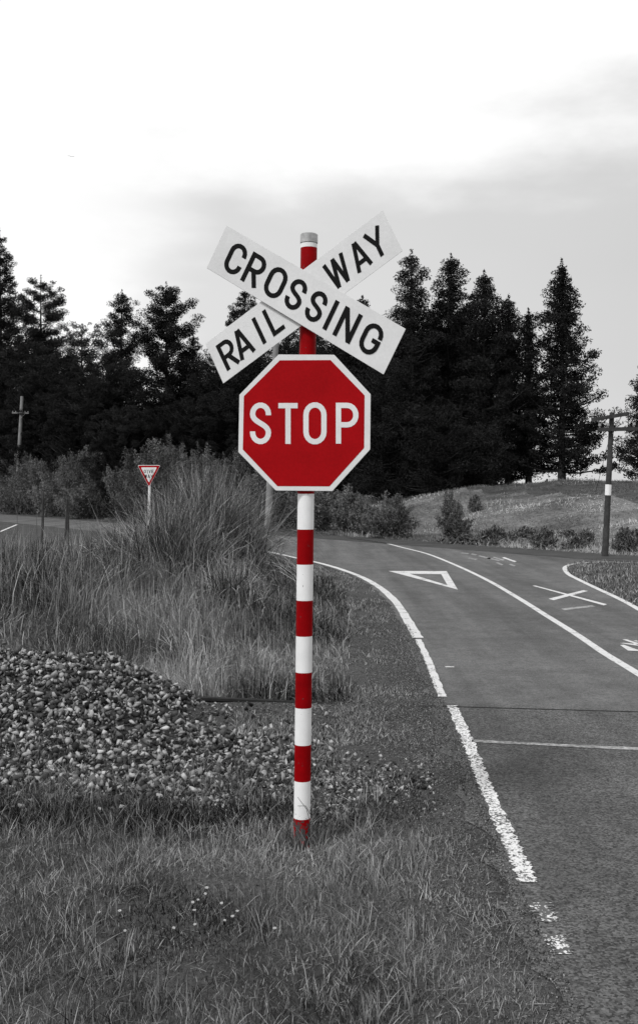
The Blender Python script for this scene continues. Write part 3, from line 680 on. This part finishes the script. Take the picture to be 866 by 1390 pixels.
LB += [(78,640,0,76,'scrub bush between the left power pole and the fence stakes, behind the road arm'),(-14,640,0,90,'scrub bush mostly outside the left edge of the view'),
       (158,606,0,66,'taller dark scrub bush left behind the give way sign'),(236,596,0,60,'tallest feathery scrub bush between give way sign and stop sign'),(36,618,0,60,'rear scrub bush at the base of the left pole'),
       (196,640,0,70,'front scrub bush right under the give way triangle'),(280,604,0,64,'rear scrub bush above the top of the largest tussock'),(322,612,0,56,'rear scrub bush touching the left corner of the stop sign'),
       (120,604,0,84,'rear scrub bush below the rounded dark tree')]
for i, (px, top, Y, w, lab) in enumerate(LB):
    bush(px, top, 0, YE(px)+(3.0 if top >= 640 and px < 330 else 5.5 if top > 607 else 9), w*1.35, lab, dens=2.0, lo=.72)
bush(532, 668, 735, 47, 96, 'largest shrub on the right bank, beside the far centre line', 1.5)
bush(494, 676, 732, 50, 62, 'shrub between the largest shrub and the stop sign post', 1.2)
bush(616, 684, 741, 44, 62, 'medium shrub on the bank right of the largest one', 1.0)
bush(612, 668, 700, 52, 34, 'small shrub higher on the bank above the medium one', .8)
bush(738, 715, 750, 38, 44, 'small dark shrub on the bank left of the right power pole', .9)
bush(645, 672, 700, 56, 24, 'little shrub near the top of the bank', .6)
bush(796, 718, 750, 38, 26, 'little shrub right beside the right power pole', .6)
bush(848, 716, 755, 35, 44, 'shrub at the right edge beyond the power pole', .7)

wproto = []
def weedclump(X, Y, H, sc_):
    t = thing('weed_clump', 'low ragged weed clump at the foot of the right bank beside the dark shoulder', 'weed clump', (X, Y, float(terrain(X, Y))), 0, 'weed clumps along the foot of the right bank')
    n = 900; a = rng.uniform(0, 6.28, n); r = np.abs(rng.normal(0, .3, n)); z = rng.random(n)**1.3*.5*(1.1-np.minimum(r, 1))+.02
    st_ = [tube([(0,0,0), (math.cos(k)*.15, math.sin(k)*.15, .3), (math.cos(k)*.3, math.sin(k)*.3, .5)], [.012, .008, .004], 4) for k in (0, 1.3, 2.7, 4, 5.2)]
    v, f = merge(st_); mesh('stems', v, f, M['bark'], t)
    leafmesh('foliage', np.stack([r*np.cos(a), r*np.sin(a), z], -1), rng.uniform(.05, .12, n), M['scrub'], t, rng.random(n)**1.5, elong=2.2, upbias=1.4)
    return t
for i in range(34):
    t_ = rnd.uniform(-12, 36); s_ = 1.6+rnd.random()**2*7; p = NRM*(24.1+s_)+D_*t_; k = rnd.uniform(.5, 1.5)
    if i < 2: o = weedclump(p[0], p[1], .5, k); wproto.append((o, [c for c in C.objects if c.parent == o]))
    else:
        src, ch = wproto[i % 2]; o = src.copy(); C.objects.link(o); o.location = (p[0], p[1], float(terrain(p[0], p[1])))
        for c in ch: q_ = c.copy(); C.objects.link(q_); q_.parent = o
    o.scale = (k*rnd.uniform(.8, 1.8), k, k*rnd.uniform(.6, 1.1)); o.rotation_euler = (0, 0, rnd.uniform(0, 6))

# ------------------------------------------------------------------ poles
def box(c, s, rot=None):
    V = [Vector((sx*s[0]/2, sy*s[1]/2, sz*s[2]/2)) for sx in (-1,1) for sy in (-1,1) for sz in (-1,1)]
    if rot: V = [rot @ v for v in V]
    V = [tuple(v+Vector(c)) for v in V]
    return V, [(0,1,3,2),(4,6,7,5),(0,4,5,1),(2,3,7,6),(0,2,6,4),(1,5,7,3)]
def pole(bpx, bpy_, tpx, tpy, Y, r, m, label, arms, band=None, base_z=None):
    B = Vector(P(bpx, bpy_, Y)); T = Vector(P(tpx, tpy, Y)); B.z = float(terrain(B.x, Y))-.3 if base_z is None else base_z
    t = thing('power_pole', label, 'power pole', (B.x, Y, B.z)); lo = Vector((0,0,0)); hi = T-B
    pts = [tuple(lo.lerp(hi, k/6)) for k in range(7)]
    v, f = tube(pts, [r*(1.15-.35*k/6) for k in range(7)], 12); f.append(tuple(range(6*12, 7*12)))
    mesh('pole_shaft', v, f, M[m], t, smooth=False)
    for (k, ln, tilt, off) in arms:
        c = lo.lerp(hi, k)+Vector((off, -r-.06, 0)); rt_ = Matrix.Rotation(tilt, 3, 'Y')
        v, f = box(c, (ln, .10, .12), rt_); a = mesh('crossarm', v, f, M[m], t)
        for q_ in (-.46, -.28, .28, .46):
            cc = c+rt_ @ Vector((ln*q_, 0, .06)); v, f = tube([tuple(cc+Vector((0,0,z))) for z in (0, .05, .06, .12, .14)], [.02, .02, .05, .045, .02], 8); mesh('insulator', v, f, M['porc'], a)
        v1, f1 = tube([tuple(c+rt_ @ Vector((ln*.3, 0, -.05))), tuple(lo.lerp(hi, k)+Vector((0, -r, -.55)))], [.015, .015], 5); mesh('brace', v1, f1, M['galv'], a)
    if band:
        a, b = band; v, f = tube([tuple(lo.lerp(hi, a)), tuple(lo.lerp(hi, b))], [r*(1.15-.35*a)+.006]*2, 12); mesh('reflector_band', v, f, M['whitepost'], t)
    return t, B, T
p1, B1, T1 = pole(820, 755, 830, 560, 33.4, .098, 'pole', 'leaning dark timber power pole with a white band at the right', [(.89, 1.5, R(-1.5), .28), (.97, 1.2, R(-10), -.1)], band=(.46, .53))
p2, B2, T2 = pole(363.5, 722, 378, 385, 54.6, .17, 'palepole', 'tall pale power pole rising behind the stop sign', [(.95, 1.8, R(2), 0)])
p3, B3, T3 = pole(22, 640, 30.5, 538, 106, .2, 'palepole', 'weathered leaning power pole standing in the scrub at the left', [(.86, 1.7, R(1), 0)])
def wire(a, b, sag, label):
    pts = [tuple(Vector(a).lerp(Vector(b), k/20)-Vector((0,0,sag*4*(k/20)*(1-k/20)))) for k in range(21)]
    v, f = tube(pts, [.008]*21, 4); tag(mesh('overhead_wire', v, f, M['steel']), label, 'wire')
wire(Vector(T1)+Vector((.75, -.15, -.35)), (26, 30, 4.6), .5, 'upper wire running right from the dark power pole')
wire(Vector(T1)+Vector((0, 0, -.5)), Vector(P(808, 668, 36)), 0.0, 'thin stay wire slanting down left of the right power pole')
wire(Vector(T1)+Vector((.3, -.15, -.12)), (26, 31, 5.3), .4, 'second wire leaving the top of the dark power pole')

# ------------------------------------------------------------------ fence stakes, weeds, flowers, bird
def stake(px, top, Y, r, label, group, lean=0, m='pole'):
    X = (px-433)/F*Y; z0 = float(terrain(X, Y)); H = CAMZ+(670-top)/F*Y-z0
    v, f = tube([(0,0,-.2), (lean*H*.5, 0, H*.5), (lean*H, 0, H)], [r*1.05, r, r*.85], 7); f.append(tuple(range(14, 21)))
    o = mesh('fence_stake', v, f, M[m]); o.location = (X, Y, z0); tag(o, label, 'fence stake', group)
stake(57.5, 669, 27, .035, 'tallest grey fence stake by the left road arm', 'stakes in the tall grass', .02)
stake(88, 678, 26, .03, 'leaning fence stake right of the tallest one', 'stakes in the tall grass', .05)
stake(94, 672, 28, .03, 'thin fence stake beside the leaning one', 'stakes in the tall grass', -.02)
stake(770, 653, 69, .07, 'short post on the crest right of the pyramid tree', 'posts on the crest')
stake(742, 650, 68, .07, 'short post on the crest left of the pyramid tree trunk', 'posts on the crest')
def weed(px, bot, top, Y, pts, label, m='stalk', r=.006):
    t = None; B = Vector(P(px, bot, Y)); B.z = float(terrain(B.x, Y)) if bot == 0 else B.z; parts = []
    for path in pts: parts.append(tube([tuple(Vector(P(a, b, Y))-B) for a, b in path], [r*(1-.6*i/len(path)) for i in range(len(path))], 5))
    v, f = merge(parts); o = mesh('weed_stalk', v, f, M[m]); o.location = B; tag(o, label, 'weed')
weed(25, 735, 0, 19, [[(24,745),(24,700),(28,685),(30,672)],[(30,672),(34,680),(39,690)],[(24,700),(21,685),(20,677)]], 'forked dead weed stalk in front of the left scrub')
weed(48, 735, 0, 20, [[(52,745),(50,700),(47,660),(42,638),(36,628)]], 'long bent weed stalk curving over near the left stakes')
weed(318, 1215, 0, 5.5, [[(318,1212),(317,1185),(316.5,1155)]], 'short upright dark stalk in the grass left of the post', r=.004)
weed(352, 1210, 0, 5.6, [[(352,1208),(350,1190),(354,1175),(360,1162)]], 'bleached kinked grass stem left of the foot of the post', 'palestalk', .0035)
weed(125, 1200, 0, 5.4, [[(128,1206),(122,1185),(112,1160)]], 'long bleached stem lying in the foreground grass at the left', 'palestalk', .003)
weed(205, 1230, 0, 5.1, [[(202,1235),(205,1215),(208,1205)]], 'short bleached stem in the middle foreground grass', 'palestalk', .003)
weed(520, 1180, 0, 5.9, [[(520,1182),(530,1172),(543,1160)]], 'bleached stem lying in the grass right of the post', 'palestalk', .003)
weed(425, 1120, 0, 5.78, [[(424,1150),(422,1120),(416,1098),(404,1082)],[(421,1105),(415,1094),(404,1094)]], 'dark curling grass stem crossing the lowest white band of the post', 'stalk', .0025)
def fhead():
    V = []; Fc = []; k = 13
    for i in range(k):
        a = 2*math.pi*i/k; b = .17; o = len(V)
        for rr, da, z in ((.003, 0, 0), (.010, b, .002), (.013, 0, .0045), (.010, -b, .002)): V.append((rr*math.cos(a+da), rr*math.sin(a+da), z))
        Fc.append((o, o+1, o+2, o+3))
    v, f = tube([(0,0,-.001), (0,0,.003), (0,0,.005)], [.004, .0042, .002], 8); o = len(V); V += v; Fc += [tuple(x+o for x in q_) for q_ in f]
    return V, Fc
fv, ff = fhead(); proto = None
for i, (px, py) in enumerate([(281,1232),(279,1241),(269,1249),(262,1252),(264,1262),(301,1252),(322,1262),(265,1281),(236,1285),(373,1286),(135,1266),(163,1264),(170,1288),(316,1270),(305,1276)]):
    Y = CAMZ*F/(py-670)+.12; X = (px-433)/F*Y; z = float(terrain(X, Y)); h = max(.05, CAMZ+(670-py)/F*Y - z)
    if proto is None:
        t = proto = thing('white_flower', 'small white daisy flower in the foreground grass', 'flower', (X, Y, z), 0, 'white flowers in the foreground grass')
        v, f = tube([(0,0,0), (.004,0,.045), (0,0,.09)], [.0015, .0013, .0012], 5); sm_ = mesh('stem', v, f, M['grass'], t)
        fd = mesh('flower_head', fv, ff, M['flower'], t); fd.location = (0, 0, .09); fd.rotation_euler = (R(35), 0, 0); fd.scale = (.8, .8, .8)
        t.scale = (1, 1, h/.09)
    else:
        o = proto.copy(); C.objects.link(o); o.location = (X, Y, z); o.scale = (1, 1, max(.6, h/.09)); o.rotation_euler = (0, 0, rnd.uniform(-.5, .5))
        for c in (sm_, fd): k = c.copy(); C.objects.link(k); k.parent = o; k.scale = [v*rnd.uniform(.7, 1) for v in k.scale]
# distant gliding bird
bV = [(-.9,0,.12),(-.45,.12,.2),(0,.1,.05),(.45,.12,.2),(.9,0,.1),(.45,-.12,.2),(0,-.12,.05),(-.45,-.12,.2),(0,.34,0),(0,-.4,.02),(0,0,-.09),(0,0,.12)]
bF = [(0,1,7),(1,2,6,7),(2,3,5,6),(3,4,5),(2,8,11),(8,2,10),(6,9,10),(9,6,11),(2,11,6),(2,6,10)]
bo = mesh('bird', bV, bF, M['bird']); bo.location = P(97, 213, 240); bo.rotation_euler = (0, R(4), R(15)); tag(bo, 'tiny pale bird gliding high above the left trees', 'bird')

# ------------------------------------------------------------------ give way sign
def giveway():
    Y = 36.0; bx, _, _ = P(201, 700, Y); z0 = float(terrain(bx, Y))-.1
    t = thing('give_way_sign', 'small red bordered give way triangle on a white post beyond the tussocks', 'road sign', (bx, Y, z0))
    tx = P(203.5, 640, Y)[0]-bx; top = CAMZ+(670-640)/F*Y-z0
    v, f = tube([(0, .05, 0), (tx, .05, top)], [.045, .045], 12); mesh('sign_post', v, f, M['whitepost'], t)
    def tri(cx, cz, w, y, th, nm, m):
        h = w*.95; A_ = [Vector((-w/2, h/2)), Vector((0, -h/2)), Vector((w/2, h/2))]; pts = []
        for i_ in range(3):
            p, a_, b_ = A_[i_], A_[i_-1], A_[(i_+1) % 3]; ra = (a_-p).normalized()*w*.06; rb = (b_-p).normalized()*w*.06
            pts += [tuple(p+ra), tuple(p+(ra+rb)*.28), tuple(p+rb)]
        V = [(cx+a, y, cz+b) for a, b in pts]+[(cx+a, y+th, cz+b) for a, b in pts]; n_ = len(pts)
        return mesh(nm, V, [tuple(range(n_)), tuple(range(n_, 2*n_))[::-1]]+[(i, (i+1) % n_, n_+(i+1) % n_, n_+i) for i in range(n_)], M[m], par)
    par = t; cx, cz = P(202.8, 646.5, Y)[0]-bx, CAMZ+(670-646.2)/F*Y-z0
    pl = tri(cx, cz, .80, -.03, .01, 'triangle_plate', 'board'); par = pl
    tri(cx, cz, .765, -.034, .003, 'red_border', 'red'); tri(cx, cz+.035, .56, -.038, .003, 'white_panel', 'board')
    return t, pl, cx, cz, Y
# stroke lettering
def arc(cx, cy, rx, ry, a0, a1, n=9): return [(cx+rx*math.cos(R(a0+(a1-a0)*i/n)), cy+ry*math.sin(R(a0+(a1-a0)*i/n))) for i in range(n+1)]
def bez(p0, p1, p2, p3, n=10): return [tuple((1-t)**3*a+3*(1-t)**2*t*b+3*(1-t)*t*t*c+t**3*d for a, b, c, d in zip(p0, p1, p2, p3)) for t in [i/n for i in range(n+1)]]
def glyph(ch, w, t):
    h = t/2; a = w/2; rx = a-h; ry = rx*1.12; T_ = 1-h-ry; B_ = h+ry
    if ch == 'C': return [[(w-h, T_-.04)]+arc(a, T_, rx, ry, 0, 180)+arc(a, B_, rx, ry, 180, 360)+[(w-h, B_+.04)]]
    if ch == 'O': return [[(w-h, .5)]+arc(a, T_, rx, ry, 0, 180)+arc(a, B_, rx, ry, 180, 360)+[(w-h, .5)]]
    if ch == 'G': return [[(w-h, T_-.04)]+arc(a, T_, rx, ry, 0, 180)+arc(a, B_, rx, ry, 180, 360)+[(w-h, .48)], [(w, .48), (w*.55, .48)]]
    if ch == 'S':
        ry = min(ry, .235); T_ = 1-h-ry; B_ = h+ry
        return [[(w-h, T_-.03)]+arc(a, T_, rx, ry, 0, 180)+bez((h, T_), (h, T_-.22), (w-h, B_+.22), (w-h, B_))[1:]+arc(a, B_, rx, ry, 0, -180)[1:]+[(h, B_+.03)]]
    r = .24
    if ch in 'RP':
        mid = .46; ryy = (1-h-mid)/2; cy = mid+ryy; k = [[(h, 0), (h, 1)], [(h, 1-h), (w-h-ryy*.9, 1-h)]+arc(w-h-ryy*.9, cy, ryy*.9, ryy, 90, -90)[1:]+[(h, mid)]]
        if ch == 'R': k.append([(w*.46, mid), (w-h, 0)])
        return k
    if ch == 'A': return [[(h, 0), (a-h*.25, 1)], [(w-h, 0), (a+h*.25, 1)], [(w*.24, .28), (w*.76, .28)]]
    if ch == 'I': return [[(a, 0), (a, 1)]]
    if ch == 'L': return [[(h, 0), (h, 1)], [(h, h), (w, h)]]
    if ch == 'T': return [[(a, 0), (a, 1)], [(0, 1-h), (w, 1-h)]]
    if ch == 'E': return [[(h, 0), (h, 1)], [(h, 1-h), (w, 1-h)], [(h, .52), (w*.9, .52)], [(h, h), (w, h)]]
    if ch == 'N': return [[(h, 0), (h, 1)], [(w-h, 0), (w-h, 1)], [(h*1.1, 1-h*.4), (w-h*1.1, h*.4)]]
    if ch == 'V': return [[(h*.8, 1), (a, 0)], [(w-h*.8, 1), (a, 0)]]
    if ch == 'W': return [[(h*.8, 1), (w*.28, 0)], [(w*.28, 0), (a, 1)], [(a, 1), (w*.72, 0)], [(w*.72, 0), (w-h*.8, 1)]]
    if ch == 'Y': return [[(h*.8, 1), (a, .42)], [(w-h*.8, 1), (a, .42)], [(a, .45), (a, 0)]]
def lettering(name, items, mapf, parent, m, eps=.00018):
    """items: (char, centre x, baseline y, width, height, stroke) in sign units; mapf(x, y, k) -> point"""
    V = []; Fc = []; k = 0
    for ch, cx, y0, w, h, t in items:
        for st in glyph(ch, w/h, t/h):
            p = [np.array(((a-w/h/2)*h+cx, b*h+y0)) for a, b in st]; q_ = [p[0]]
            for a in p[1:]:
                if np.linalg.norm(a-q_[-1]) > 1e-4*h: q_.append(a)
            o = len(V)
            for i, a in enumerate(q_):
                d0 = q_[i]-q_[i-1] if i else q_[1]-q_[0]; d1 = q_[i+1]-q_[i] if i < len(q_)-1 else q_[-1]-q_[-2]
                d0 = d0/np.linalg.norm(d0); d1 = d1/np.linalg.norm(d1); n0 = np.array((-d0[1], d0[0])); n1_ = np.array((-d1[1], d1[0])); nm = n0+n1_; nm = nm/np.linalg.norm(nm); mt = nm/max(.5, nm @ n1_)
                for s_ in (-.5, .5): z = a+mt*t*s_; V.append(mapf(z[0], z[1], k*eps))
            for i in range(len(q_)-1): Fc.append((o+2*i, o+2*i+1, o+2*i+3, o+2*i+2))
            k += 1
    return mesh(name, V, Fc, M[m], parent)
gt, gpl, gcx, gcz, gY = giveway()
gm = lambda x, y, e_: (x, -.0385-e_, y)
lettering('lettering', [(c, gcx+dx, gcz+.10, .075, .12, .02) for c, dx in zip('GIVE', (-.14, -.05, .03, .13))], gm, gpl, 'black', .0003)
lettering('lettering', [(c, gcx+dx, gcz-.07, .085, .12, .02) for c, dx in zip('WAY', (-.11, 0, .10))], gm, gpl, 'black', .0003)

# ------------------------------------------------------------------ the crossing sign
D0 = 5.92
bx, by = G(409.5, 1150)
T = thing('railway_crossing_sign', 'red and white striped post carrying a railway crossing cross and a red stop octagon', 'railway sign', (bx, D0, 0))
def loc(px, py, Y): p = P(px, py, Y); return (p[0]-bx, p[1]-D0, p[2])
bands = [(1165,'r'),(1109.6,'w'),(1059,'r'),(1010,'w'),(960,'r'),(912,'w'),(863,'r'),(814.7,'w'),(766,'r'),(718.5,'w'),(670.3,'r'),(622,'w'),(574,'r'),(526,'w'),(484,'r'),(337,'w'),(329.5,None)]
V = []; Fc = []; MI = []; ns = 32; rows = [1220]+[b[0] for b in bands]
for i, y in enumerate(rows):
    ax_ = 409.5+(1150-y)*10/832; c = loc(ax_, y, D0); r = .0475
    for k in range(ns): a = 2*math.pi*k/ns; V.append((c[0]+r*math.cos(a), c[1]+r*math.sin(a), c[2]))
for i in range(len(rows)-1):
    col = 'r' if i == 0 else bands[i-1][1]
    for k in range(ns): Fc.append((i*ns+k, i*ns+(k+1) % ns, (i+1)*ns+(k+1) % ns, (i+1)*ns+k)); MI.append(0 if col == 'r' else 1)
mesh('post', V, Fc, [M['redpost'], M['whitepost']], T, smooth=True, mi=MI)
c0 = Vector(loc(419.4, 331, D0)); c1 = Vector(loc(419.5, 318, D0))
v, f = tube([tuple(c0), tuple(c0.lerp(c1, .06)), tuple(c0.lerp(c1, .92)), tuple(c1), tuple(c1+Vector((0,0,.001)))], [.0485, .0505, .0505, .046, .001], 32)
mesh('post_cap', v, f, M['galv'], T, smooth=False)

def plate(nm, pts, Y, th, m, parent, bev=.0012):
    V = [loc(a, b, Y) for a, b in pts]; V2 = [(a[0], a[1]+th, a[2]) for a in V]; n_ = len(pts)
    bm = bmesh.new(); vs_ = [bm.verts.new(p) for p in V+V2]
    bm.faces.new(vs_[:n_]); bm.faces.new(vs_[n_:][::-1])
    for i in range(n_): bm.faces.new([vs_[i], vs_[(i+1) % n_], vs_[n_+(i+1) % n_], vs_[n_+i]])
    bmesh.ops.recalc_face_normals(bm, faces=bm.faces[:])
    if bev: bmesh.ops.bevel(bm, geom=bm.edges[:], offset=bev, segments=2, affect='EDGES')
    me = bpy.data.meshes.new(nm); bm.to_mesh(me); bm.free(); return link(nm, me, M[m], parent)
Z1 = 310/866.                               # zoom factor of the picture the outlines were read from
z2p = lambda p: (260+p[0]*Z1, 270+p[1]*Z1)
def board(corners, chars, Y, part_label, hpx, stroke):
    c = [z2p(p) for p in corners]; b = plate('crossing_board', c, Y, .004, 'board', T); b['label'] = part_label
    TL = np.array(c[0]); e_ = (np.array(c[1])-np.array(c[0])+np.array(c[2])-np.array(c[3]))/2; n_ = (np.array(c[3])-np.array(c[0])+np.array(c[2])-np.array(c[1]))/2
    Le, Ln = np.linalg.norm(e_), np.linalg.norm(n_); Mx = np.linalg.inv(np.stack([e_/Le, n_/Ln], 1)); items = []
    for ch, zx, zy, w in chars:
        u, v_ = Mx @ (np.array(z2p((zx, zy)))-TL); items.append((ch, u, -Ln/2-hpx/2, w, hpx, stroke))
    def mp_(x, y, ep):
        p = TL+e_/Le*x-n_/Ln*y; q_ = loc(p[0], p[1], Y); return (q_[0], q_[1]-.0006-ep, q_[2])
    for grp in ([items[:4], items[4:]] if len(items) == 7 else [items]): lettering('lettering', grp, mp_, b, 'black')
board([(53,548),(724,42),(800,197),(121,700)], [('R',140,588,23),('A',193,545,26),('I',256,499,8),('L',316,468,20),('W',551,268,33),('A',640,222,26),('Y',697,160,27)], 5.858, 'lower left to upper right white board reading RAIL WAY', 38, 5.8)
board([(133,100),(812,493),(728,666),(58,262)], [('C',168,228,25),('R',241,268,25),('O',319,319,27),('S',395,364,24),('S',470,414,24),('I',527,444,8),('N',590,481,27),('G',680,533,28)], 5.842, 'front white board reading CROSSING', 43, 6.3)
# stop octagon
oc = [z2p(p) for p in [(330,590),(541,591),(679,741),(677,950),(534,1108),(320,1106),(178,960),(182,743)]]
st_ = plate('stop_sign', oc, 5.856, .004, 'board', T)
ic = [z2p(p) for p in [(335,612),(527,611),(656,745),(654,944),(523,1090),(326,1089),(195,950),(199,748)]]
rp = plate('red_panel', ic, 5.8548, .0009, 'red', st_, 0)
def ms(x, y, ep):
    p = z2p((x, -y)); q_ = loc(p[0], p[1], 5.8548); return (q_[0], q_[1]-.0006-ep, q_[2])
lettering('lettering', [('S', 262, -930, 80, 158, 20), ('T', 366, -929, 73, 155, 20), ('O', 468, -931, 88, 160, 20), ('P', 590, -928, 86, 155, 20)], ms, st_, 'board')
# brackets and clamps behind the boards
for (x, y, w, h) in ((417.5, 398, 36, 6), (416, 430, 26, 6), (415, 510, 50, 7), (413.2, 640, 50, 7)):
    c = Vector(loc(x, y, D0)); v1 = box(c+Vector((0, -.053, 0)), (w/F*D0, .009, h/F*D0)); 
    v2 = tube([tuple(c-Vector((0,0,.014))), tuple(c+Vector((0,0,.014)))], [.0505, .0505], 28)
    v, f = merge([v1]); mesh('bracket', v, f, M['galv'], T)
